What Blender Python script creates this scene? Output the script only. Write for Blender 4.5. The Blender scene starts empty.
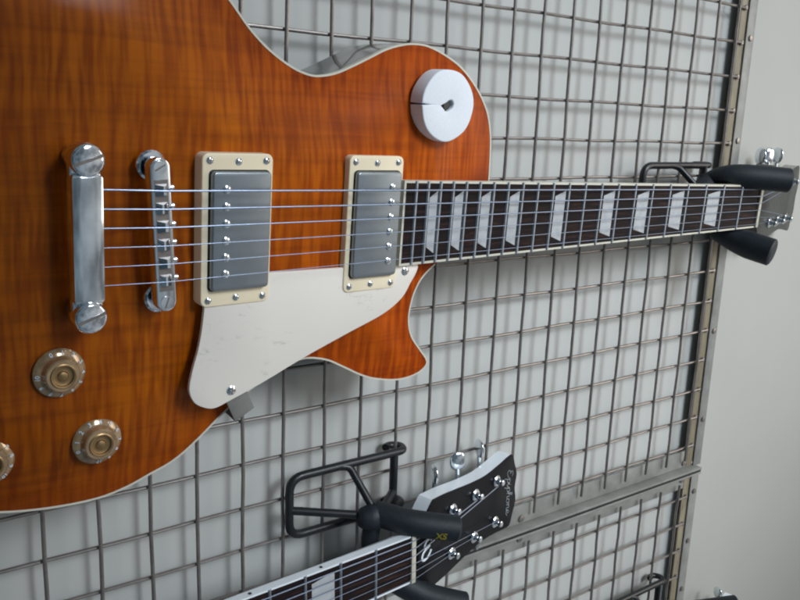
import bpy, bmesh, math, random
from mathutils import Vector, Matrix, geometry
random.seed(7)
C = bpy.data.collections.new("shop"); bpy.context.scene.collection.children.link(C)
PI = math.pi; MM = 0.001

# ------------------------------------------------------------------ helpers
def V(*a): return Vector(a)
class MB:
    """collects shapes, in millimetres"""
    def __init__(s): s.bm = bmesh.new()
    def box(s, x0, x1, y0, y1, z0, z1, bevel=0, seg=2):
        b = bmesh.new(); bmesh.ops.create_cube(b, size=1)
        for v in b.verts:
            v.co = V((x0+x1)/2+v.co.x*(x1-x0), (y0+y1)/2+v.co.y*(y1-y0), (z0+z1)/2+v.co.z*(z1-z0))
        if bevel: bmesh.ops.bevel(b, geom=b.edges[:], offset=bevel, segments=seg, profile=.5, affect='EDGES')
        s.join(b); return s
    def join(s, b, M=None):
        if M is not None: b.transform(M)
        me = bpy.data.meshes.new("tmp"); b.to_mesh(me); b.free(); s.bm.from_mesh(me); bpy.data.meshes.remove(me)
    def prism(s, pts, z0, z1, bevel=0, seg=2, M=None):
        b = bmesh.new()
        lo = [b.verts.new((p[0], p[1], z0)) for p in pts]; hi = [b.verts.new((p[0], p[1], z1)) for p in pts]
        n = len(pts)
        ft = b.faces.new(hi); fb = b.faces.new(lo[::-1])
        for i in range(n): b.faces.new((lo[i], lo[(i+1) % n], hi[(i+1) % n], hi[i]))
        bmesh.ops.recalc_face_normals(b, faces=b.faces[:])
        if bevel:
            bmesh.ops.bevel(b, geom=ft.edges[:], offset=bevel, segments=seg, profile=.5, affect='EDGES')
        bmesh.ops.triangulate(b, faces=[f for f in b.faces if len(f.verts) > 4])
        s.join(b, M); return s
    def lathe(s, prof, M=None, n=32):
        """prof: (radius, height) pairs about z"""
        b = bmesh.new(); rings = []
        for r, h in prof:
            if r < 1e-4: rings.append([b.verts.new((0, 0, h))])
            else: rings.append([b.verts.new((r*math.cos(2*PI*k/n), r*math.sin(2*PI*k/n), h)) for k in range(n)])
        for A, B in zip(rings, rings[1:]):
            for k in range(n):
                q = [A[k % len(A)], A[(k+1) % len(A)], B[(k+1) % len(B)], B[k % len(B)]]
                u = []
                for v in q:
                    if v not in u: u.append(v)
                if len(u) > 2: b.faces.new(u)
        bmesh.ops.recalc_face_normals(b, faces=b.faces[:])
        s.join(b, M); return s
    def tube(s, pts, r, n=12, caps=True):
        pts = [Vector(p) for p in pts]; rr = r if isinstance(r, (list, tuple)) else [r]*len(pts)
        b = bmesh.new(); rings = []; nrm = None
        for i, p in enumerate(pts):
            t = (pts[min(i+1, len(pts)-1)]-pts[max(i-1, 0)]).normalized()
            if nrm is None:
                nrm = t.cross(V(0, 0, 1) if abs(t.z) < .9 else V(1, 0, 0)).normalized()
            nrm = (nrm-t*nrm.dot(t)).normalized(); bi = t.cross(nrm)
            rings.append([b.verts.new(p+rr[i]*(math.cos(2*PI*k/n)*nrm+math.sin(2*PI*k/n)*bi)) for k in range(n)])
        for A, B in zip(rings, rings[1:]):
            for k in range(n): b.faces.new((A[k], A[(k+1) % n], B[(k+1) % n], B[k]))
        if caps: b.faces.new(rings[0][::-1]); b.faces.new(rings[-1])
        s.join(b); return s
    def build(s, name, mat, parent=None, smooth=35):
        s.bm.transform(Matrix.Scale(MM, 4))
        me = bpy.data.meshes.new(name); s.bm.to_mesh(me); s.bm.free()
        return link(name, me, mat, parent, smooth)
def link(name, me, mat, parent=None, smooth=35):
    if smooth:
        for p in me.polygons: p.use_smooth = True
        me.set_sharp_from_angle(angle=math.radians(smooth))
    if mat: me.materials.append(mat)
    o = bpy.data.objects.new(name, me); C.objects.link(o)
    if parent: o.parent = parent
    return o
def spline(pts, k=6, closed=False):
    pts = [Vector(p) for p in pts]; n = len(pts); out = []
    for i in range(n if closed else n-1):
        if closed: a, b, c, d = pts[i-1], pts[i], pts[(i+1) % n], pts[(i+2) % n]
        else: a, b, c, d = pts[max(i-1, 0)], pts[i], pts[i+1], pts[min(i+2, n-1)]
        for j in range(k):
            t = j/k
            out.append(.5*((2*b)+(c-a)*t+(2*a-5*b+4*c-d)*t*t+(3*b-a-3*c+d)*t**3))
    if not closed: out.append(pts[-1])
    return out
def rounded(pts, r, k=5):
    """polyline with rounded corners"""
    pts = [Vector(p) for p in pts]; out = [pts[0]]
    for a, b, c in zip(pts, pts[1:], pts[2:]):
        d1 = (a-b).normalized(); d2 = (c-b).normalized(); p = b+d1*r; q = b+d2*r
        for j in range(k+1):
            t = j/k; out.append((1-t)**2*p+2*t*(1-t)*b+t*t*q)
    out.append(pts[-1]); return out
def tag(o, label, cat, group=None):
    o['label'] = label; o['category'] = cat
    if group: o['group'] = group
    return o
def thing(name, label, cat, M, group=None):
    o = bpy.data.objects.new(name, None); o.empty_display_size = .02; C.objects.link(o); o.matrix_world = M
    return tag(o, label, cat, group)
def copy_tree(o, parent=None):
    c = o.copy(); C.objects.link(c); c.parent = parent
    for ch in list(o.children): copy_tree(ch, c)
    return c
def text_mb(mb, body, size, M, depth=.25, shear=0, bold=0):
    cu = bpy.data.curves.new("t", 'FONT'); cu.body = body; cu.size = size; cu.align_x = 'CENTER'; cu.align_y = 'CENTER'
    cu.shear = shear; cu.offset = bold; cu.extrude = depth; cu.resolution_u = 4
    ob = bpy.data.objects.new("t", cu); bpy.context.scene.collection.objects.link(ob)
    bpy.context.view_layer.update()
    me = bpy.data.meshes.new_from_object(ob.evaluated_get(bpy.context.evaluated_depsgraph_get()))
    b = bmesh.new(); b.from_mesh(me); mb.join(b, M)
    bpy.data.objects.remove(ob); bpy.data.curves.remove(cu); bpy.data.meshes.remove(me)

# ------------------------------------------------------------------ materials
def new_mat(name):
    m = bpy.data.materials.new(name); m.use_nodes = True
    nt = m.node_tree; b = nt.nodes["Principled BSDF"]; return m, nt, b
def N(nt, typ, **k):
    n = nt.nodes.new(typ)
    for a, v in k.items():
        if a.startswith('i_'):
            key = a[2:].replace('_', ' ')
            n.inputs[int(key) if key.isdigit() else key].default_value = v
        else: setattr(n, a, v)
    return n
def ramp(nt, fac, stops):
    r = nt.nodes.new('ShaderNodeValToRGB'); e = r.color_ramp.elements
    while len(e) < len(stops): e.new(.5)
    for q, (p, c) in zip(e, stops): q.position = p; q.color = (*c, 1) if len(c) == 3 else c
    nt.links.new(fac, r.inputs[0]); return r
def mapping(nt, scale, rot=(0, 0, 0)):
    tc = N(nt, 'ShaderNodeTexCoord'); mp = N(nt, 'ShaderNodeMapping')
    mp.inputs['Scale'].default_value = scale; mp.inputs['Rotation'].default_value = rot
    nt.links.new(tc.outputs['Object'], mp.inputs[0]); return mp.outputs[0]
def noise(nt, vec, scale, detail=4, rough=.5, dist=0):
    n = N(nt, 'ShaderNodeTexNoise'); n.inputs['Scale'].default_value = scale; n.inputs['Detail'].default_value = detail
    n.inputs['Roughness'].default_value = rough; n.inputs['Distortion'].default_value = dist
    nt.links.new(vec, n.inputs['Vector']); return n.outputs['Fac']
def mix(nt, fac, a, b, typ='MIX'):
    m = N(nt, 'ShaderNodeMix', data_type='RGBA', blend_type=typ)
    for s, x in ((m.inputs[0], fac), (m.inputs[6], a), (m.inputs[7], b)):
        if hasattr(x, 'node'): nt.links.new(x, s)
        else: s.default_value = x if not isinstance(x, tuple) else (*x, 1)
    return m.outputs[2]
def bump(nt, h, strength, dist, b):
    n = N(nt, 'ShaderNodeBump'); n.inputs['Strength'].default_value = strength; n.inputs['Distance'].default_value = dist
    nt.links.new(h, n.inputs['Height']); nt.links.new(n.outputs[0], b.inputs['Normal'])
def plain(name, col, rough=.5, metal=0, var=.15, nscale=60, coat=0, bmp=0, rvar=.15, spec=.5):
    m, nt, b = new_mat(name)
    v = mapping(nt, (1, 1, 1)); f = noise(nt, v, nscale, 5, .6)
    lo = tuple(c*(1-var) for c in col); hi = tuple(min(1, c*(1+var)) for c in col)
    r = ramp(nt, f, [(.3, lo), (.7, hi)]); nt.links.new(r.outputs[0], b.inputs['Base Color'])
    rr = N(nt, 'ShaderNodeMapRange'); rr.inputs[3].default_value = max(.02, rough*(1-rvar)); rr.inputs[4].default_value = rough*(1+rvar)
    f2 = noise(nt, v, nscale*3.1, 3); nt.links.new(f2, rr.inputs[0]); nt.links.new(rr.outputs[0], b.inputs['Roughness'])
    b.inputs['Metallic'].default_value = metal; b.inputs['Coat Weight'].default_value = coat; b.inputs['Coat Roughness'].default_value = .05
    b.inputs['Specular IOR Level'].default_value = spec
    if bmp: bump(nt, f2, bmp, .0006, b)
    return m

M_wall = plain('painted_wall', (.43, .42, .39), .62, var=.03, nscale=5, bmp=.12)
M_board_w = plain('pale_backing_board', (.50, .495, .475), .6, var=.03, nscale=7, bmp=.05)
M_wire = plain('zinc_wire', (.27, .24, .225), .36, .7, .2, 90, bmp=.05)
M_frame = plain('galvanised_steel', (.25, .245, .23), .5, .15, .2, 45, bmp=.12)
M_chrome = plain('chrome', (.86, .89, .94), .09, 1, .06, 120, bmp=.02)
M_chrome2 = plain('worn_chrome', (.74, .79, .84), .13, 1, .1, 80, bmp=.03)
M_nickel = plain('brushed_nickel', (.29, .32, .35), .36, .85, .05, 60, bmp=.02)
M_black = plain('black_rod', (.012, .013, .015), .38, 0, .3, 80, bmp=.05)
M_foamarm = plain('black_foam_sleeve', (.007, .012, .018), .58, 0, .3, 300, bmp=.3)
M_cream = plain('cream_plastic', (.92, .78, .56), .35, 0, .04, 30)
M_bind = plain('cream_binding', (.66, .62, .52), .3, 0, .05, 60)
M_fret = plain('fret_wire', (.50, .54, .60), .35, 1, .1, 200)
M_pearl = plain('pearloid', (.44, .45, .47), .4, 0, .12, 160)
M_bone = plain('bone_nut', (.56, .52, .42), .4, 0, .08, 120)
M_string = plain('steel_string', (.30, .35, .46), .4, 1, .08, 300)
M_foam = plain('white_foam', (.86, .88, .93), .85, 0, .03, 500, bmp=.35)
M_gloss = plain('black_gloss_face', (.008, .008, .010), .3, 0, .2, 40, spec=.12)
M_face = plain('grey_lacquer_face', (.035, .038, .035), .35, 0, .2, 40, spec=.3)
M_white = plain('white_lacquer', (.84, .88, .93), .25, 0, .02, 20, coat=.5)
M_back = plain('dark_mahogany_lacquer', (.060, .050, .042), .22, 0, .25, 40, coat=.7)
M_neckw = plain('dark_neck_lacquer', (.10, .045, .02), .25, 0, .25, 60, coat=.4)
M_gold = plain('gold_cap', (.40, .26, .13), .38, 1, .12, 80)
M_emb = plain('white_emblem', (.75, .80, .86), .4, 0, .05, 50)
M_ink = plain('silver_lettering', (.30, .32, .34), .4, 0, .05, 50)
M_yel = plain('yellow_print', (.22, .18, .015), .6, 0, .3, 400)
M_num = plain('pale_numeral', (.62, .66, .74), .4, 0, .05, 60)
M_dot = plain('black_dot', (.02, .02, .02), .4, 0, .05, 60)

def m_knob():
    m, nt, b = new_mat('amber_knob'); v = mapping(nt, (1, 1, 1))
    f = noise(nt, v, 120, 3); r = ramp(nt, f, [(.3, (.26, .16, .08)), (.7, (.46, .31, .17))])
    nt.links.new(r.outputs[0], b.inputs['Base Color']); b.inputs['Roughness'].default_value = .14
    b.inputs['Metallic'].default_value = .35; b.inputs['Coat Weight'].default_value = 1; b.inputs['Coat Roughness'].default_value = .03
    return m
M_knob = m_knob()
def m_guard():
    m, nt, b = new_mat('scratched_cream_plastic'); v = mapping(nt, (1, 1, 1)); v2 = mapping(nt, (90, 230, 60), (0, 0, .5))
    f = noise(nt, v2, 1, 6, .75, .6); a = noise(nt, v, 26, 3, .6)
    s = ramp(nt, f, [(.57, (0, 0, 0)), (.70, (1, 1, 1))]); q = ramp(nt, a, [(.50, (0, 0, 0)), (.62, (1, 1, 1))])
    k = mix(nt, 1.0, s.outputs[0], q.outputs[0], 'MULTIPLY')
    c = mix(nt, k, (.84, .77, .70), (.42, .40, .37))
    nt.links.new(c, b.inputs['Base Color']); b.inputs['Roughness'].default_value = .38
    return m
M_guard = m_guard()
def m_board():
    m, nt, b = new_mat('rosewood'); v = mapping(nt, (9, 160, 60))
    f = noise(nt, v, 3, 7, .7, .4); r = ramp(nt, f, [(.32, (.005, .005, .008)), (.52, (.016, .010, .010)), (.74, (.075, .033, .021))])
    nt.links.new(r.outputs[0], b.inputs['Base Color']); b.inputs['Roughness'].default_value = .6; b.inputs['Specular IOR Level'].default_value = .12; bump(nt, f, .2, .0004, b)
    return m
M_board = m_board()
def m_maple():
    """flamed maple top, amber stain, darker stain towards the rim (attribute 'rim' = distance to the edge)"""
    m, nt, b = new_mat('flamed_maple_amber')
    tc = N(nt, 'ShaderNodeTexCoord')
    base = tc.outputs['Object']
    # low frequency warp of the flame
    v_low = mapping(nt, (9, 13, 5)); w1 = noise(nt, v_low, 1.0, 3, .5, .3)
    sep = N(nt, 'ShaderNodeSeparateXYZ'); nt.links.new(base, sep.inputs[0])
    ma = N(nt, 'ShaderNodeMath', operation='MULTIPLY_ADD'); nt.links.new(w1, ma.inputs[0]); ma.inputs[1].default_value = .007; nt.links.new(sep.outputs[0], ma.inputs[2])
    cx = N(nt, 'ShaderNodeCombineXYZ'); nt.links.new(ma.outputs[0], cx.inputs[0]); nt.links.new(sep.outputs[1], cx.inputs[1])
    mp = N(nt, 'ShaderNodeMapping'); mp.inputs['Scale'].default_value = (270, 26, 1); nt.links.new(cx.outputs[0], mp.inputs[0])
    fl = noise(nt, mp.outputs[0], 1.0, 1.5, .4, .08)
    flr = ramp(nt, fl, [(.36, (0, 0, 0)), (.64, (1, 1, 1))])
    # patchiness of the figure
    pt = noise(nt, mapping(nt, (14, 20, 5)), 1.0, 2); ptr = ramp(nt, pt, [(.35, (.45, .45, .45)), (.65, (1, 1, 1))])
    # grain running along the body
    gr = noise(nt, mapping(nt, (5, 120, 5)), 1.0, 6, .65, .3); grr = ramp(nt, gr, [(.33, (.55, .50, .45)), (.55, (1, 1, 1))])
    # darker mineral streaks
    ms = noise(nt, mapping(nt, (9, 60, 5)), 1.0, 3, .5, 1.2); msr = ramp(nt, ms, [(.64, (1, 1, 1)), (.80, (.66, .55, .5))])
    c = mix(nt, flr.outputs[0], (.33, .056, .0005), (.60, .135, .002))
    c0 = mix(nt, ptr.outputs[0], (.48, .094, .001), c)
    c1 = mix(nt, .55, c0, grr.outputs[0], 'MULTIPLY'); c2 = mix(nt, .8, c1, msr.outputs[0], 'MULTIPLY')
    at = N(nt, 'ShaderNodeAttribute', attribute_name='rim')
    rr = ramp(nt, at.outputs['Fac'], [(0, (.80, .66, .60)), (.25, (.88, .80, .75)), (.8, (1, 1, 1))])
    # light falloff painted into the stain: lower bout browner and darker than neck end
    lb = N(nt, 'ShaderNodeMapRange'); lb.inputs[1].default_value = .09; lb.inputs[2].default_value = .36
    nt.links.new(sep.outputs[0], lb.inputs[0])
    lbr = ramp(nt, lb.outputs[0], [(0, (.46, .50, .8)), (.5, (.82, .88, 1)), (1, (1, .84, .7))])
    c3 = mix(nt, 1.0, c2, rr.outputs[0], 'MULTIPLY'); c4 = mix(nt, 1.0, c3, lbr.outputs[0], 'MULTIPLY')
    nt.links.new(c4, b.inputs['Base Color'])
    b.inputs['Roughness'].default_value = .5; b.inputs['Coat Weight'].default_value = .14; b.inputs['Coat Roughness'].default_value = .12
    b.inputs['Specular IOR Level'].default_value = .08
    return m
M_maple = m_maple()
def m_wood():
    m, nt, b = new_mat('pine_batten'); v = mapping(nt, (14, 90, 90))
    f = noise(nt, v, 1.4, 6, .7, .8); r = ramp(nt, f, [(.3, (.15, .12, .08)), (.6, (.27, .225, .155)), (.8, (.34, .29, .21))])
    nt.links.new(r.outputs[0], b.inputs['Base Color']); b.inputs['Roughness'].default_value = .6
    return m
M_wood = m_wood()

# ------------------------------------------------------------------ the wall (world: X right, Y into the wall, Z up)
mb = MB(); mb.box(-2600, 2600, 17, 117, -2100, 1500); wall = mb.build('wall', M_wall, None, 0); wall['kind'] = 'structure'

# ------------------------------------------------------------------ wire grid panels
PITCH = 34.0
def grid_panel(name, label, xs, zs, x_lo, x_hi, side, z_bot):
    """side=+1: seam bar at x_hi, -1: seam bar at x_lo"""
    root = thing(name, label, 'wire panel', Matrix.Translation(V((x_lo+x_hi)/2, 0, z_bot)*MM), 'wire grid panels side by side')
    off = V((x_lo+x_hi)/2, 0, z_bot)
    def P(mb, n, m, sm=35):
        mb.bm.transform(Matrix.Translation(-off)); return mb.build(n, m, root, sm)
    rnd = random.Random(len(xs)*7+3)
    inner = (x_hi-17) if side > 0 else (x_lo+17)
    for z in zs:                                    # wires running across, nearer the viewer
        a, b = (x_lo-2, x_hi-13) if side > 0 else (x_lo+13, x_hi)
        if side > 0: a = x_lo
        j = rnd.uniform(-.8, .8); n = 26; m = MB()
        m.tube([V(a+(b-a)*t/n, -1.5+.3*math.sin(t*2.1+j*5), z+j+.35*math.sin(t*1.3+j*9)) for t in range(n+1)], 1.4, 10); P(m, 'wire', M_wire)
    for x in xs:                                    # wires running up and down, behind
        j = rnd.uniform(-.6, .6); n = 40; a, b = z_bot, 16; m = MB()
        m.tube([V(x+j+.4*math.sin(t*1.1+j*9), 1.4, a+(b-a)*t/n) for t in range(n+1)], 1.35, 10)
        m.lathe([(0, 0), (2.3, .3), (2.7, 1.6), (2.1, 2.6), (0, 3.0)], Matrix.Translation(V(x+j, 3.1, 16)) @ Matrix.Rotation(PI/2, 4, 'X'), 12)
        P(m, 'wire', M_wire)
    m = MB(); m.box(x_lo+(0 if side > 0 else .6), x_hi-(.6 if side > 0 else 0), 14.2, 16.6, z_bot, 29.4); P(m, 'backing_board', M_board_w)
    # top rail: batten behind the wire ends and an upright steel flange
    xa, xb = (x_lo, x_hi-1) if side > 0 else (x_lo+1, x_hi)
    m = MB(); m.box(xa, xb, 3.2, 5.2, 11, 22, .4); P(m, 'batten', M_wood)
    m = MB(); m.box(xa, xb, 1.2, 3, 22.2, 36, .3); m.box(xa, xb, 3.1, 16.6, 33.8, 35.9); fr = P(m, 'top_rail', M_frame)
    for k in range(7):
        x = x_lo+ (x_hi-x_lo)*(k+.45)/7
        m = MB(); m.lathe([(0, 0), (3, .2), (3, 1.5), (0, 2.3)], Matrix.Translation(V(x, 1.2, 29.5)) @ Matrix.Rotation(PI/2, 4, 'X'), 14)
        m.bm.transform(Matrix.Translation(-off)); m.build('bolt', M_wire, fr)
    # side rail along the seam: angle iron
    m = MB()
    if side > 0:
        m.box(x_hi-22, x_hi-2.4, 3.6, 6, z_bot, 22, .3); m.box(x_hi-2.2, x_hi, -8, 6.1, z_bot, 25.5, .3)
    else:
        m.box(x_lo+2.4, x_lo+22, 3.6, 6, z_bot, 22, .3); m.box(x_lo, x_lo+2.2, -8, 6.1, z_bot, 25.5, .3)
    sr = P(m, 'side_rail', M_frame)
    xx = x_hi-8 if side > 0 else x_lo+10
    for z in (6, -250, -520):
        m = MB(); m.lathe([(0, 0), (3.4, .2), (3.4, 1.4), (1.6, 2.0), (0, 2.2)], Matrix.Translation(V(xx, 3.5, z)) @ Matrix.Rotation(PI/2, 4, 'X'), 14)
        m.bm.transform(Matrix.Translation(-off)); m.build('bolt', M_wire, sr)
    if side < 0:
        m = MB(); m.box(x_lo-2.9, x_lo-.1, -7.4, 4, z_bot, 25); P(m, 'gap_shade_strip', M_dot)  # added black strip that paints in the shade between the two rails
    return root
zs = [-PITCH*i for i in range(0, 31)]
grid_panel('wire_grid_panel', 'large steel wire grid panel on the wall directly behind the amber guitar',
           [PITCH*j for j in range(-14, 7)], zs, -500, 232, +1, -1030)
grid_panel('wire_grid_panel', 'steel wire grid panel below the diagonal seam, in the lower right corner',
           [268+34.3*j for j in range(0, 12)], [z-3.5 for z in zs], 235, 680, -1, -1030)

# ------------------------------------------------------------------ guitar
OFF = 190.0
OUT = [(254.5,26.7),(253.4,45.6),(251.8,59.9),(247.6,73.9),(240.5,85.4),(230.9,95.7),(220,104.3),(208.8,110),(197.2,114.2),(186.9,116.5),(176.2,116.4),
 (166.7,114.6),(155.3,110.8),(144.2,105.2),(131.1,98.7),(119,93.5),(107,91.1),(97.9,92),(87.6,95.6),(74.1,103.3),(61.1,114),(48,128.5),(36,139),(22,148.5),
 (4,156.5),(-16,162),(-40,165),(-68,163),(-97,155),(-125,142),(-150,122),(-170,98),(-183,69),(-190,35),(-192,0),(-190,-35),(-183,-69),(-170,-97),
 (-150,-120),(-125,-139),(-102,-150),(-81.5,-156.5),(-55.6,-160.3),(-30,-160.8),(-11.9,-157.3),(2.2,-152),(13,-148),(22,-143),(34,-133.7),(45,-124),(55.8,-115.2),
 (66,-108.3),(77.7,-101.2),(91.9,-94.6),(106.7,-91.3),(123,-94.5),(136.5,-101.2),(153.1,-110),(167,-114.8),(184.5,-117.7),(199,-116.3),(208,-111.8),(210,-106),(202.5,-96.4),
 (194,-85.4),(190.5,-73.8),(191.2,-62),(194.8,-50.3),(201,-41),(210.4,-33.4)]
SC = 628.0
def fx(n): return SC*2**(-n/12)
def hw(u): return 21.5+(SC-u)/SC*10
HEAD = [(0,21.5),(6,20.5),(13,27),(20,35),(26,40.5),(29,41),(42,40),(55,38.5),(83,34.5),(109,32.5),(134,35),(150,37.5),(157,36.5),(161,27),(166,14),(163.5,0),
        (166,-14),(161,-27),(157,-36.5),(150,-37.5),(134,-35),(109,-32.5),(83,-34.5),(55,-38.5),(42,-40),(29,-41),(26,-40.5),(20,-35),(13,-27),(6,-20),(0,-21.5)]
TH = math.radians(14)
HM = Matrix.Translation(V(SC+4, 0, -1.5)) @ Matrix.Rotation(TH, 4, 'Y')     # headstock frame: x along, y across, z out of the face
# handwritten script, x along the line, y up, one stroke per list
SCRIPT = [[(8,11.5),(5.5,13.5),(2,12.5),(1.5,9.5),(4.5,7.8),(1,6.8),(-.5,3.2),(2,.2),(6,.8),(9.5,4)],
 [(9.5,4),(12,7),(11,1),(9.5,-6)],[(11.5,4),(13.5,7.2),(16,6.2),(15.8,2.5),(13.5,.2),(11.2,1)],
 [(16,2),(18.5,7),(18,2.2),(19.3,.1),(21.5,2.5)],[(19.4,9.8),(19.8,10.2)],
 [(21.5,2.5),(24,7),(23,1),(21.5,-6)],[(23.5,4),(25.5,7.2),(28,6.2),(27.8,2.5),(25.5,.2),(23.2,1)],
 [(28,2),(32.5,9),(34,13),(32.2,14),(30.8,8),(30.3,0)],[(30.5,3.5),(33,6.8),(35,6),(34.8,1.5),(36,.1),(38,2)],
 [(43,6),(40.5,7),(38.2,4),(39,.6),(41.5,.1),(43.8,2.8),(43,6),(45.5,5.6)],
 [(45.5,5.6),(46.5,7),(46.2,3),(45.8,0)],[(46.2,3.4),(48.8,6.9),(50.6,6),(50.4,1.5),(51.6,.1),(53.5,2)],
 [(53.5,2),(57.5,4),(57.2,6.8),(54.8,6.4),(53.8,3),(55.3,.3),(58.5,.6),(61.5,3.4)]]
def strokes(mb, lines, r, M):
    for L in lines:
        b0 = len(mb.bm.verts); m2 = MB()
        m2.tube(spline([(x+.18*y, y, 0) for x, y in L], 5), r/2, 6)
        for q in m2.bm.verts: q.co.z *= .35
        me = bpy.data.meshes.new('t'); m2.bm.to_mesh(me); m2.bm.free(); b = bmesh.new(); b.from_mesh(me); bpy.data.meshes.remove(me)
        mb.join(b, M)
def seg_dist(p, poly):
    best = 1e9
    for a, b in zip(poly, poly[1:]+poly[:1]):
        dx, dy = b[0]-a[0], b[1]-a[1]; L = dx*dx+dy*dy or 1e-9
        t = max(0, min(1, ((p[0]-a[0])*dx+(p[1]-a[1])*dy)/L)); q = math.hypot(p[0]-a[0]-t*dx, p[1]-a[1]-t*dy)
        best = min(best, q)
    return best
def inside(p, poly):
    c = False; n = len(poly)
    for i in range(n):
        a, b = poly[i], poly[i-1]
        if (a[1] > p[1]) != (b[1] > p[1]) and p[0] < (b[0]-a[0])*(p[1]-a[1])/(b[1]-a[1])+a[0]: c = not c
    return c
def top_h(u, d):
    t = min(1, d/62); return -25+.055*u+10*t*t*(3-2*t)
def rimw(u): return -25+.055*u
KNOBS = [(-51.5, -75.5, .4), (-31.5, -120, 1.9), (-88, -122, 2.6), (-112, -77, .9)]
def poly_at(u, v): return top_h(u, seg_dist((u, v), POLY))
body_pts = [(p.x, p.y) for p in spline([(a, b, 0) for a, b in OUT], 4)]
POLY = body_pts+[(222, -28), (254, -22)]

def make_guitar(root, orange=True):
    def B(mb, n, m, par=None, sm=35):
        mb.bm.transform(Matrix.Translation(V(OFF, 0, 0)))
        return mb.build(n, m, par or root, sm)
    m_side = M_back if orange else M_white
    # ---- back and sides
    b = bmesh.new(); n = len(POLY); bev = 4
    def offs(poly, d):
        out = []
        for i in range(len(poly)):
            a, q, c = poly[i-1], poly[i], poly[(i+1) % len(poly)]
            tx, ty = c[0]-a[0], c[1]-a[1]; L = math.hypot(tx, ty) or 1; out.append((q[0]-ty/L*d, q[1]+tx/L*d))
        return out
    # orientation: make offs positive = inward
    area = sum(POLY[i-1][0]*POLY[i][1]-POLY[i][0]*POLY[i-1][1] for i in range(n))
    sgn = 1 if area > 0 else -1
    rings = []
    for d, dw in ((0, 0), (0, -46), (1.2, -49), (4, -50)):
        rings.append([b.verts.new((u, v, rimw(u)+dw)) for u, v in (offs(POLY, d*sgn) if d else POLY)])
    for A, Bq in zip(rings, rings[1:]):
        for k in range(n): b.faces.new((A[k], A[(k+1) % n], Bq[(k+1) % n], Bq[k]))
    f = b.faces.new(rings[-1]); bmesh.ops.triangulate(b, faces=[f]); bmesh.ops.recalc_face_normals(b, faces=b.faces[:])
    mb = MB(); mb.join(b); B(mb, 'body', m_side, None, 50)
    # ---- carved top
    pts = [Vector(p) for p in POLY]
    inner = []
    step = 5.0 if orange else 10.0
    u = -190
    while u < 254:
        v = -166
        while v < 167:
            p = (u+.3*math.sin(v), v+.3*math.cos(u))
            if inside(p, POLY):
                d = seg_dist(p, POLY)
                if d > step*.45: inner.append(Vector(p))
            v += step
        u += step
    allv = pts+inner
    vs, es, fs, _, _, _ = geometry.delaunay_2d_cdt(allv, [], [list(range(n))], 1, 1e-4)
    me = bpy.data.meshes.new('top'); rim = []; co = []
    for q in vs:
        d = seg_dist((q.x, q.y), POLY); d = 0 if d < .05 else d
        rim.append(min(1, d/62)); co.append(((q.x+OFF)*MM, q.y*MM, top_h(q.x, d)*MM))
    me.from_pydata(co, [], [list(f) for f in fs])
    b = bmesh.new(); b.from_mesh(me); bmesh.ops.recalc_face_normals(b, faces=b.faces[:])
    if sum(f.normal.z for f in b.faces) < 0: bmesh.ops.reverse_faces(b, faces=b.faces[:])
    b.to_mesh(me); b.free()
    at = me.attributes.new('rim', 'FLOAT', 'POINT')
    for i, r in enumerate(rim): at.data[i].value = r
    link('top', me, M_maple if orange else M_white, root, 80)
    # ---- binding round the rim (open at the neck joint)
    b = bmesh.new(); bp = body_pts; nb = len(bp); sect = []
    inn = offs(POLY, .9*sgn)[:nb]; outp = offs(POLY, -.35*sgn)[:nb]
    for k in range(nb):
        (a0, a1), (o0, o1) = inn[k], outp[k]
        sect.append([b.verts.new((a0, a1, rimw(a0)+.28)), b.verts.new((o0, o1, rimw(o0)+.25)), b.verts.new((o0, o1, rimw(o0)-3.4)), b.verts.new((a0, a1, rimw(a0)-3.4))])
    for A, Q in zip(sect, sect[1:]):
        for k in range(4): b.faces.new((A[k], A[(k+1) % 4], Q[(k+1) % 4], Q[k]))
    b.faces.new(sect[0]); b.faces.new(sect[-1][::-1]); bmesh.ops.recalc_face_normals(b, faces=b.faces[:])
    mb = MB(); mb.join(b); B(mb, 'binding', M_bind, None, 40)
    # ---- neck: a D shaped shaft blending to heel and headstock
    b = bmesh.new(); rr = []
    secs = [(168, 0, 26, -30), (232, 0, 26, -44), (250, 0, 24.5, -38), (268, 0, 24, -25), (300, 0, 24, -22.5), (420, 0, 22.5, -21), (560, 0, 21, -19.5), (612, 0, 21, -19), (632, 0, 21, -20)]
    for uu, _, h, dep in secs:
        ring = []
        for k in range(13):
            a = PI*k/12; ring.append(b.verts.new((uu, h*math.cos(a), -5.9+(dep+5.9)*math.sin(a)**.8)))
        rr.append(ring)
    for A, Q in zip(rr, rr[1:]):
        for k in range(12): b.faces.new((A[k], A[k+1], Q[k+1], Q[k]))
        b.faces.new((A[12], A[0], Q[0], Q[12]))
    b.faces.new(rr[0]); b.faces.new(rr[-1][::-1]); bmesh.ops.recalc_face_normals(b, faces=b.faces[:])
    mb = MB(); mb.join(b); B(mb, 'neck', M_neckw if orange else M_white, None, 50)
    # ---- fretboard
    ue = 167.5
    mb = MB(); mb.prism([(ue, -hw(ue)+1.6), (SC, -21.5+1.6), (SC, 21.5-1.6), (ue, hw(ue)-1.6)], -5.8, 0)
    fb = B(mb, 'fretboard', M_board)
    mb = MB()
    for s in (1, -1):
        mb.prism([(ue, s*(hw(ue)-1.6)), (SC, s*19.9), (SC, s*21.5), (ue, s*hw(ue))], -6.6, .15)
    mb.prism([(ue-1.7, -hw(ue)), (ue-.02, -hw(ue)), (ue-.02, hw(ue)), (ue-1.7, hw(ue))], -6.6, .15); B(mb, 'binding', M_bind if orange else M_white, fb)
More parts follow.
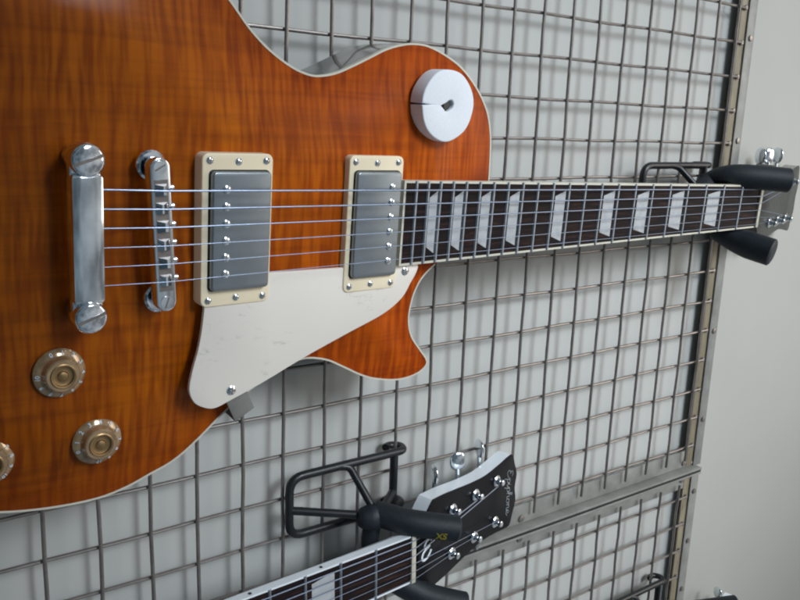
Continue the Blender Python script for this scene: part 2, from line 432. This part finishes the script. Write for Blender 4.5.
    for k in range(1, 23):
        f = fx(k); h = hw(f)-.2; mb = MB(); b = bmesh.new()
        prof = [(-1.25, .02), (-1.0, .8), (-.45, 1.15), (.45, 1.15), (1.0, .8), (1.25, .02)]
        A = [b.verts.new((f+x, -h, z)) for x, z in prof]; Q = [b.verts.new((f+x, h, z)) for x, z in prof]
        for i in range(5): b.faces.new((A[i], A[i+1], Q[i+1], Q[i]))
        b.faces.new(A[::-1]); b.faces.new(Q); bmesh.ops.recalc_face_normals(b, faces=b.faces[:]); mb.join(b)
        B(mb, 'fret', M_fret, fb, 60)
    for k in (3, 5, 7, 9, 12, 15, 17, 19, 21):
        a, c = fx(k), fx(k-1); g = (c-a)*.18; h = hw((a+c)/2)
        mb = MB(); mb.prism([(a+g, -h*.60), (c-g, -h*.76), (c-g, h*.76), (a+g, h*.60)], -1, .12); B(mb, 'inlay', M_pearl, fb)
        if not orange:
            mb = MB(); mb.lathe([(0, .5), (1.3, .5), (1.3, 0)], Matrix.Translation(V((a+c)/2, hw((a+c)/2)-.15, -3)) @ Matrix.Rotation(-PI/2, 4, 'X'), 12); B(mb, 'side_dot', M_dot, fb)
    mb = MB(); mb.box(SC, SC+4.5, -21.3, 21.3, -6, 1.9, .5); B(mb, 'nut', M_bone)
    # ---- headstock
    hp = [(p.x, p.y) for p in spline([(a, b, 0) for a, b in HEAD], 3)]
    mb = MB(); mb.prism(hp, -15, -1.3, 0, M=HM); hs = B(mb, 'headstock', m_side if not orange else M_back, None, 50)
    mb = MB(); mb.prism(hp, -1.28, 0, .4, 2, M=HM); B(mb, 'face_veneer', M_face if orange else M_gloss, hs, 50)
    cov = spline([(4, 9, 0), (14, 9.5, 0), (26, 7, 0), (37, 0, 0), (26, -7, 0), (14, -9.5, 0), (4, -9, 0)], 4)
    mb = MB(); mb.prism([(p.x, p.y) for p in cov], .02, 2, .4, 2, M=HM); cv = B(mb, 'truss_rod_cover', M_gloss, hs, 50)
    if not orange:
        mb = MB(); strokes(mb, [[(11, 12.5), (9, 15.5), (3.5, 15), (1.5, 11.5), (4.5, 8.6), (9, 8.8)], [(4.5, 8.6), (-.5, 7), (-2, 3), (1.5, -.3), (7, .2), (11, 4)]], 2.6,
                           HM @ Matrix.Translation(V(11.5, -7.5, 2.25)) @ Matrix.Rotation(.18, 4, 'Z')); B(mb, 'emblem', M_emb, cv, 0)
        mb = MB(); strokes(mb, SCRIPT, .85, HM @ Matrix.Translation(V(147.5, 23, .4)) @ Matrix.Rotation(-PI/2, 4, 'Z') @ Matrix.Scale(.76, 4)); B(mb, 'lettering', M_ink, hs, 0)
    posts = [(55, 1), (91, 1), (127, 1), (127, -1), (91, -1), (55, -1)]
    for k, (a, s) in enumerate(posts):
        v = 21*s; mb = MB()
        mb.lathe([(0, .05), (5.6, .05), (5.6, 1.4), (4.6, 2.2), (3.1, 2.3), (3.0, 4), (2.4, 5.5), (3.0, 7), (3.0, 8), (2.2, 8.6), (0, 8.6)], HM @ Matrix.Translation(V(a, v, 0)), 20)
        mb.lathe([(0, -24), (6, -23), (7.5, -20), (7.5, -15.1), (0, -15.1)], HM @ Matrix.Translation(V(a, v, 0)), 16)
        t = B(mb, 'tuner', M_chrome)
        mb = MB(); mb.tube([HM @ V(a, s*24, -19.5), HM @ V(a, s*41, -19.5)], 2.1, 12)
        ang = {0: .95, 1: -.5, 2: 1.05, 3: .9, 4: .3, 5: .7}[k]
        R = HM @ Matrix.Translation(V(a, s*48, -19.5)) @ Matrix.Rotation(ang, 4, 'Y')
        b = bmesh.new(); bmesh.ops.create_uvsphere(b, u_segments=20, v_segments=12, radius=1)
        for q in b.verts: q.co = V(q.co.x*8.2, q.co.y*8.8*(1+.12*abs(q.co.x)), q.co.z*2.6)
        mb.join(b, R); B(mb, 'button', M_chrome2, t, 60)
    # ---- strings
    vb = [25, 15.2, 5.4, -4.6, -14.6, -24.4]; vn = [17.6, 10.6, 3.6, -3.5, -10.6, -17.6]
    rad = [.58, .50, .43, .27, .23, .20]
    order = [(55, 21), (91, 21), (127, 21), (127, -21), (91, -21), (55, -21)]
    for k in range(6):
        a, v = order[k]; mb = MB(); pe = HM @ V(a-2, v-3*(1 if v > 0 else -1), 4.5)
        mb.tube([V(-36, vb[k]*1.02, 1.0), V(-1.5, vb[k], 6.2), V(.5, vb[k], 6.3), V(SC+.5, vn[k], 2.1), V(SC+4.2, vn[k], 1.9), pe], rad[k], 8); B(mb, 'string', M_string)
        mb = MB()
    # ---- tailpiece with studs
    mb = MB(); b = bmesh.new(); prof = []
    hwid = 8.2
    for k in range(9): a = PI*k/8; prof.append((-hwid*math.cos(a), 1.5+ (3.4*math.sin(a)**.3)))
    prof += [(hwid, -5), (-hwid, -5)]
    st = [-33, -31.5, 31.5, 33]; rings = []
    for s_, y in zip((.9, 1, 1, .9), st): rings.append([b.verts.new((-41+x*s_, y, -1+(z+1)*s_)) for x, z in prof])
    for A, Q in zip(rings, rings[1:]):
        for k in range(len(A)): b.faces.new((A[k], A[(k+1) % len(A)], Q[(k+1) % len(A)], Q[k]))
    b.faces.new(rings[0][::-1]); b.faces.new(rings[-1]); bmesh.ops.recalc_face_normals(b, faces=b.faces[:]); mb.join(b)
    for s in (1, -1): mb.box(-49.2, -33.2, s*36-6, s*36+6, -5, 1.2, 1.4)
    tp = B(mb, 'tailpiece', M_chrome2, None, 40)
    for s in (1, -1):
        mb = MB(); mb.lathe([(0, -16), (6.5, -16), (6.5, -6), (8.4, -5.4), (8.6, 4.6), (7.8, 6.2), (6.8, 6.7), (0, 6.8)], Matrix.Translation(V(-41, s*40.6, 0)), 36)
        stud = B(mb, 'stud', M_chrome, tp, 40)
        mb = MB(); mb.box(-48.5, -33.5, s*40.6-.8, s*40.6+.8, 6.3, 6.95); mb.bm.transform(Matrix.Translation(V(-41, s*40.6, 0)) @ Matrix.Rotation(.35, 4, 'Z') @ Matrix.Translation(-V(-41, s*40.6, 0)))
        B(mb, 'slot', M_wire, stud, 0)
    # ---- bridge
    mb = MB(); ln = 84; ang = math.atan2(4, 74)
    BM = Matrix.Translation(V(-1, 0, 0)) @ Matrix.Rotation(-ang*-1, 4, 'Z')
    caps = []
    for k in range(13): a = -PI/2+PI*k/12; caps.append((5.6*math.sin(a), 36.5+5.6*math.cos(a)))
    pts2 = caps+[(-x, -y) for x, y in caps]
    pts2 = [(x*-1, y) for x, y in pts2]
    mb.prism(pts2, -4.5, 3.0, .8, 2, M=BM)
    br = B(mb, 'bridge', M_chrome2, None, 40)
    mb = MB(); mb.box(-3.9, 3.9, -30.5, 30.5, 2.6, 3.12); mb.bm.transform(BM); B(mb, 'channel', M_wire, br, 0)
    for k in range(6):
        y = vb[k]; mb = MB(); b = bmesh.new()
        sx = (-1)**k*.6
        co = [(-3.4, -3.3, 3.13), (3.4, -3.3, 3.13), (3.4, 3.3, 3.13), (-3.4, 3.3, 3.13), (-.4+sx, -2.4, 6.0), (.6+sx, -2.4, 6.0), (.6+sx, 2.4, 6.0), (-.4+sx, 2.4, 6.0)]
        vv = [b.verts.new(c) for c in co]
        for q in ((0, 1, 2, 3), (4, 5, 6, 7), (0, 1, 5, 4), (1, 2, 6, 5), (2, 3, 7, 6), (3, 0, 4, 7)): b.faces.new([vv[i] for i in q])
        bmesh.ops.recalc_face_normals(b, faces=b.faces[:]); mb.join(b, BM @ Matrix.Translation(V(0, y, 0)))
        sd = B(mb, 'saddle', M_chrome, br, 20)
        mb = MB(); mb.lathe([(0, 0), (1.9, 0), (2.0, 1.6), (1.2, 2.4), (0, 2.5)], BM @ Matrix.Translation(V(5.5, y+.8, 1.0)) @ Matrix.Rotation(PI/2, 4, 'Y'), 14); B(mb, 'screw', M_chrome, sd)
    for s in (1, -1):
        mb = MB(); T = BM @ Matrix.Translation(V(0, s*37, 0))
        mb.lathe([(0, 3.02), (3.6, 3.02), (3.6, 3.5), (0, 3.6)], T, 20); mb.lathe([(0, -16), (3, -16), (3, -4.6), (0, -4.6)], T, 16)
        P_ = B(mb, 'post', M_chrome2, br)
        mb = MB(); mb.lathe([(0, -11.5), (7.0, -11.5), (8.2, -10.6), (8.2, -8.6), (7.0, -7.6), (3.2, -7.4), (0, -7.4)], T, 32); B(mb, 'thumbwheel', M_chrome, P_)
        mb = MB(); mb.box(-3.2, 3.2, -.4, .4, 3.55, 3.75); mb.bm.transform(T @ Matrix.Rotation(.5 if s > 0 else 1.2, 4, 'Z')); B(mb, 'slot', M_wire, P_, 0)
    # ---- pickups
    def pickup(u0, u1, wt, cu0, cu1, pu, phw):
        zb = min(poly_at(u0, 0), poly_at(u1, 0))-1.0
        mb = MB(); r = 4
        def rr(a, c, h, r):
            o = []
            for cx, cy, st in ((c-r, h-r, 0), (a+r, h-r, 1), (a+r, -h+r, 2), (c-r, -h+r, 3)):
                for k in range(6): t = (st+k/5)*PI/2; o.append((cx+r*math.cos(t), cy+r*math.sin(t)))
            return o
        mb.prism(rr(u0, u1, 44.4, 4), zb, wt, .8, 3); pk = B(mb, 'pickup', M_cream, None, 40)
        mb = MB(); mb.prism(rr(cu0-.9, cu1+.9, 35.2, 3), wt-.5, wt+.06); B(mb, 'gap', M_dot, pk, 0)
        mb = MB(); mb.prism(rr(cu0, cu1, 34.4, 2.6), wt-1, phw, 1.1, 3); cvr = B(mb, 'cover', M_nickel, pk, 40)
        for k in range(6):
            y = 24.5-9.8*k; mb = MB()
            mb.lathe([(0, phw), (2.5, phw+.02), (2.5, phw+.35), (1.8, phw+.8), (0, phw+1.0)], Matrix.Translation(V(pu, y, 0)), 18); pp = B(mb, 'pole_piece', M_chrome2, cvr)
            mb = MB(); mb.box(-1.7, 1.7, -.25, .25, phw+.7, phw+1.05); mb.bm.transform(Matrix.Translation(V(pu, y, 0)) @ Matrix.Rotation(random.uniform(0, 3), 4, 'Z')); B(mb, 'slot', M_wire, pp, 0)
        for s in (1, -1):
            for uu, q in ((u0+4.6, 0), ((u0+u1)/2, 1.2), (u1-4.6, 0)):
                mb = MB(); T = Matrix.Translation(V(uu, s*(40.4-(.6 if q else 0)), 0))
                mb.lathe([(0, wt), (2.1, wt+.02), (2.1, wt+.4), (1.3, wt+1.0), (0, wt+1.2)], T, 18); sc = B(mb, 'screw', M_chrome2, pk)
                mb = MB(); mb.box(-1.5, 1.5, -.25, .25, wt+.95, wt+1.25); mb.box(-.25, .25, -1.5, 1.5, wt+.9, wt+1.2); mb.bm.transform(T @ Matrix.Rotation(.6*uu, 4, 'Z')); B(mb, 'slot', M_wire, sc, 0)
    pickup(24.2, 69, -4, 29, 66.2, 37.5, 0)
    pickup(123.2, 166.6, -3, 127.5, 163.5, 156, .4)
    # ---- pickguard
    gp = [(71, -27), (124, -27.6), (150, -27.9), (183.6, -28.3), (186, -31), (184.4, -36), (180.5, -42), (173.5, -52.5), (158, -62.4), (130, -72.5), (97, -84.7), (66, -97.5), (44, -105.5),
          (35, -108.3), (28.5, -107), (22.5, -103.3), (19.3, -98), (18.4, -92), (20.4, -81.6), (23.6, -70), (25.6, -59), (27.1, -46), (27.3, -34), (27.5, -27)]
    gs = [V(*p, 0) for p in gp]
    gsp = gs[:4]+spline(gs[3:22], 4)[1:]+gs[22:]
    mb = MB(); mb.prism([(p.x, p.y) for p in gsp], -7.6, -5.2, .5, 2)
    for q in mb.bm.verts: q.co.z += .012*(q.co.x-20)
    gd = B(mb, 'pickguard', M_guard, None, 40)
    for uu, vv in ((45.5, -98.5), (174.5, -33.5)):
        z = -5.2+.012*(uu-20); mb = MB(); T = Matrix.Translation(V(uu, vv, z))
        mb.lathe([(0, 0), (3.0, .02), (3.0, .4), (1.8, 1.1), (0, 1.3)], T, 18); sc = B(mb, 'screw', M_chrome2, gd)
        mb = MB(); mb.box(-2.2, 2.2, -.35, .35, 1.0, 1.35); mb.box(-.35, .35, -2.2, 2.2, 1.0, 1.3); mb.bm.transform(T); B(mb, 'slot', M_wire, sc, 0)
    # bracket: flat tab under the guard, folded back over the side of the body
    T = Matrix.Translation(V(49.5, -101, -9)) @ Matrix.Rotation(math.radians(-62), 4, 'Z') @ Matrix.Rotation(math.radians(12), 4, 'Y')
    mb = MB(); mb.box(-6, 21.5, -7.5, 7.5, -.7, .7, .3); mb.box(20.5, 22, -7.5, 7.5, -14, .6, .3)
    mb.bm.transform(T); B(mb, 'bracket', M_frame, None, 40)
    # ---- knobs
    for uu, vv, rot in KNOBS:
        z0 = poly_at(uu, vv)-.2; T = Matrix.Translation(V(uu, vv, z0)) @ Matrix.Rotation(rot, 4, 'Z'); mb = MB()
        mb.lathe([(0, .3), (13.2, .3), (13.9, 1.0), (13.8, 2.0), (12.0, 3.6), (10.2, 4.2), (9.7, 5.2), (9.2, 8.0), (8.5, 8.7), (7.0, 8.7)], T, 48)
        kb = B(mb, 'knob', M_knob, None, 30)
        mb = MB(); mb.lathe([(7.0, 8.7), (6.4, 9.1), (5.6, 8.9), (5.2, 8.0), (4.0, 7.6), (3.0, 7.8), (2.4, 8.6), (1.2, 9.0), (0, 9.1)], T, 40); B(mb, 'cap', M_gold, kb, 30)
        mb = MB()
        for k in range(11):
            a = -2*PI*k/12.5
            text_mb(mb, str(k), 3.4, T @ Matrix.Rotation(a, 4, 'Z') @ Matrix.Translation(V(0, 11.9, 3.85)) @ Matrix.Rotation(math.radians(-30), 4, 'X'), .12, 0, .07)
        B(mb, 'numerals', M_num, kb, 0)
    return root

def MX(o, U, W3, W, sc=1.0):
    M = Matrix((( U[0]*sc, W3[0]*sc, W[0]*sc, o[0]), (U[1]*sc, W3[1]*sc, W[1]*sc, o[1]), (U[2]*sc, W3[2]*sc, W[2]*sc, o[2]), (0, 0, 0, 1)))
    return M @ Matrix.Translation(V(-OFF*MM, 0, 0))
G1 = MX((-.0824122, -.0803393, -.6261357), (.01115309, .05130884, .99862055), (-.99925584, -.03630561, .01302556), (.03692385, -.9980227, .05086574))
g1 = make_guitar(thing('electric_guitar', 'amber flame-top electric guitar with cream pickguard, the one whose body is in view', 'guitar', G1, 'electric guitars hanging on the wire grid'), True)
# second guitar, only its neck end is in view
sc2 = .94; u2 = V(-.031, .040, 1).normalized(); w2 = V(-1, 0, -.031); w2 = (w2-u2*w2.dot(u2)).normalized(); n2 = u2.cross(w2)
nut2 = V(.1815, -.060, -.4313); o2 = nut2-u2*(SC*sc2*MM)
G2 = MX(o2, u2, w2, n2, sc2)
g2 = make_guitar(thing('electric_guitar', 'white-sided guitar with black lettered headstock and white bound neck, below the amber guitar', 'guitar', G2, 'electric guitars hanging on the wire grid'), False)
g3 = copy_tree(g2); g3.matrix_world = Matrix.Translation(V(.530, -.004, -.003)) @ G1 @ Matrix.Translation(V((OFF+SC)*MM, 0, 0)) @ Matrix.Scale(.82, 4) @ Matrix.Translation(V(-(OFF+SC)*MM, 0, 0))
tag(g3, 'guitar cut off at bottom right, only a chrome tuner tip in view by plain wall', 'guitar', 'electric guitars hanging on the wire grid')

# ------------------------------------------------------------------ foam ring on the toggle switch
def foam_ring():
    wb = -8.5
    root_M = G1 @ Matrix.Translation(V((197+OFF)*MM, 79*MM, wb*MM)) @ Matrix.Rotation(.04, 4, 'Y')
    R = 23.4; rin = 3.6; pts = []
    a0 = PI
    nseg = 60
    g_out = .75/R; g_in = .55
    for k in range(nseg+1):
        a = a0+g_out+(2*PI-2*g_out)*k/nseg; wob = 1+.012*math.sin(3*a+1)+.008*math.sin(7*a); pts.append((R*wob*math.cos(a), R*wob*math.sin(a)))
    inner = []
    for k in range(15):
        a = a0+g_in+(2*PI-2*g_in)*k/14; w = 1+.25*math.sin(2*a+.5); inner.append((rin*w*math.cos(a)+.5, rin*w*math.sin(a)*1.1))
    pts += [(-8, -.9)]+[(x, y) for x, y in inner[::-1]]+[(-8, .9)]
    mb = MB(); b = bmesh.new()
    mb.prism(pts, 0, 12, .9, 3)
    return mb
fr = foam_ring().build('foam_ring', M_foam, None, 40)
fr.matrix_world = G1 @ Matrix.Translation(V((195.5+OFF)*MM, 78.5*MM, -8.5*MM)) @ Matrix.Rotation(.03, 4, 'Y')
tag(fr, 'round white foam pad with slit and hole on the amber guitar body near its neck', 'foam pad')
mb = MB(); mb.tube([V(195.5+OFF, 78.5, -9), V(196+OFF, 78.5, 1.6)], 2.7, 12); mb.build('toggle_switch', M_dot, g1)

# ------------------------------------------------------------------ wall hangers
def hanger(label, M, arms, root_pt, w=24.0, taper=.62):
    """local: x right, y into the wall, z up; the origin is the middle of the wire frame, on the grid"""
    r = thing('guitar_hanger', label, 'hanger', M, 'black guitar hangers hooked on the wire grid')
    y = -7.0; H = 50; R = 3.4
    pts = rounded([(-w, y, H), (-w, y, -H), (w, y, -H), (w, y, H)], 12, 6)
    mb = MB(); mb.tube(pts, R, 14); f = mb.build('frame', M_black, r)
    for s in (-1, 1):
        pp = []
        for k in range(15):
            a = -.1+math.radians(235)*k/14; pp.append(V(s*w, y+7.2-7.2*math.cos(a), H+1+7.2*math.sin(a)))
        mb = MB(); mb.tube(pp, 3.2, 12); mb.build('hook', M_black, f)
    mb = MB(); mb.tube([(-w, y, H-4), (w, y, H-4)], R, 14); mb.build('crossbar', M_black, r)
    q = Vector(root_pt)
    mb = MB(); mb.tube([(2, y, -H), q], R*.95, 12); mb.build('brace', M_black, r)
    for s in (-1, 1):
        mb = MB(); mb.tube(rounded([(s*w, y, -8), (s*w*.93, y-1.5, 2), q], 4), R*.9, 12); mb.build('brace', M_black, r)
    mb = MB(); mb.tube([(q.x, y, H-4), q+V(0, 0, 2)], R*1.0, 12); mb.build('brace', M_black, r)
    # block and two arms
    mb = MB(); a1, a2 = [Vector(a[0]) for a in arms]
    mb.tube(spline([a1, q+V(0, 3, 0), (a1+a2)/2+V(0, 2, -6), a2], 5), 7.0, 16)
    mb.tube(spline([q+V(-1, 4, -16), q+V(0, 1, -6), (q+a1)/2, a1], 5), [4.5, 6.5, 8, 9, 9.8]+[10.4]*6+[10]*5, 16)
    yk = mb.build('yoke', M_foamarm, r)
    for a in arms:
        P0, P1, P2, rad = Vector(a[0]), Vector(a[1]), Vector(a[2]), a[3]
        ps = spline([P0, P1, P2], 7); n = len(ps); d = (ps[-1]-ps[-2]).normalized()
        rr = [rad*(taper+(1-taper)*min(1, 1.6*i/(n-1))) for i in range(n)]
        ps += [ps[-1]+d*1.2, ps[-1]+d*2]; rr += [rad*.9, rad*.72]
        mb = MB(); mb.tube(ps, rr, 22); mb.build('padded_arm', M_foamarm, r)
    return r
def W(x, y, z, c): return (x-c[0], y-c[1], z-c[2])
c1 = (-90, 0, -82)
h1 = hanger('black guitar hanger with padded arms holding the end of the amber guitar neck', Matrix.Translation(V(*c1)*MM),
    [(W(-100, -20, -48, c1), W(-106, -40, -38, c1), W(-104, -75, 4, c1), 12),
     (W(-50, -22, -30, c1), W(-40, -46, -18, c1), W(-33, -75, -8, c1), 13.8)], W(-88, -26, -62, c1))
c3 = (c1[0]+474, 0, c1[2]+6)
W3 = W
h3 = hanger('x', Matrix.Translation(V(*c3)*MM), [(W(-88, -20, -48, c1), W(-96, -40, -38, c1), W(-108, -76, 11, c1), 10.5),
     (W(-24, -22, -30, c1), W(-14, -46, -18, c1), W(-16, -76, -8, c1), 10.5)], W(-80, -22, -62, c1))
tag(h3, 'black guitar hanger at the bottom edge, hooked on the lower right grid panel', 'hanger', 'black guitar hangers hooked on the wire grid')
c2 = (141, 0, -458)
h2 = hanger('black guitar hanger with yellow print on its arm, holding the guitar with black headstock', Matrix.Translation(V(*c2)*MM),
    [(W(149, -34, -448, c2), W(153, -56, -428, c2), W(158, -74, -398, c2), 10.2),
     (W(200, -36, -442, c2), W(219, -56, -414, c2), W(228, -74, -386, c2), 10.2)], W(151, -36, -447, c2), taper=.95)

# yellow print on the padded arm
p0 = V(155, -56, -428); p1 = V(158.5, -74, -398)
d = (p1-p0).normalized(); out = V(.22, -.9, -.1); out = (out-d*out.dot(d)).normalized(); side = out.cross(d)
TM = Matrix(((d.x, -side.x*-1, out.x, 0), (d.y, side.y, out.y, 0), (d.z, side.z, out.z, 0), (0, 0, 0, 1)))
TM = Matrix((d, side*-1 if False else out.cross(d), out)).transposed().to_4x4()
mb = MB(); text_mb(mb, "XS", 7.5, Matrix.Translation(p0.lerp(p1, .62)+out*10.2-V(*c2)) @ TM, .35, 0, .2); mb.build('print', M_yel, [c for c in h2.children if c.name.startswith('padded_arm')][0], 0)

# ------------------------------------------------------------------ camera
sc = bpy.context.scene
cam = bpy.data.cameras.new('camera'); co = bpy.data.objects.new('camera', cam); sc.collection.objects.link(co)
co.matrix_world = Matrix(((-.037995, -.975429, -.217014, -.14983), (-.581126, .198240, -.789299, -.513348), (.812926, .096123, -.574380, -.780777), (0, 0, 0, 1)))
cam.sensor_width = 36; cam.lens = 820.78/800*36; cam.clip_start = .01; cam.clip_end = 50
sc.camera = co
sc.cycles.filter_width = 2.1
sc.render.resolution_x = 1024; sc.render.resolution_y = 768

# ------------------------------------------------------------------ light: shop ceiling panels and a daylight window to the left
def area(name, loc, target, size, energy, col, sy=None):
    l = bpy.data.lights.new(name, 'AREA'); l.energy = energy; l.color = col; l.shape = 'RECTANGLE'; l.size = size; l.size_y = sy or size
    o = bpy.data.objects.new(name, l); sc.collection.objects.link(o); o.location = loc
    o.rotation_euler = (Vector(target)-Vector(loc)).to_track_quat('-Z', 'Y').to_euler(); return o
area('window_light', (-.92, -1.40, .26), (-.02, 0, -.10), .95, 2.85, (.84, .93, 1.0), 1.1).data.spread = math.radians(32)
area('ceiling_light', (-.25, -1.0, 1.1), (.1, 0, .12), .9, 1.3, (1.0, .92, .81), .8).data.spread = math.radians(65)
w = bpy.data.worlds.new("World"); sc.world = w; w.use_nodes = True; nt = w.node_tree
bg = nt.nodes['Background']
tc = N(nt, 'ShaderNodeTexCoord'); sp = N(nt, 'ShaderNodeSeparateXYZ'); nt.links.new(tc.outputs['Generated'], sp.inputs[0])
mr = N(nt, 'ShaderNodeMapRange'); mr.inputs[1].default_value = -1; nt.links.new(sp.outputs[2], mr.inputs[0])
nz = noise(nt, tc.outputs['Generated'], 2.6, 3, .6)
rp = ramp(nt, mr.outputs[0], [(0, (.08, .12, .14)), (.38, (.19, .26, .30)), (.62, (.34, .38, .41)), (1, (.74, .72, .67))])
nr = ramp(nt, nz, [(.38, (.35, .36, .38)), (.62, (1.25, 1.25, 1.25))])
cc = mix(nt, 1.0, rp.outputs[0], nr.outputs[0], 'MULTIPLY'); nt.links.new(cc, bg.inputs[0]); bg.inputs[1].default_value = .66
sc.view_settings.view_transform = 'Standard'; sc.view_settings.look = 'None'; sc.view_settings.exposure = .1; sc.view_settings.gamma = 1
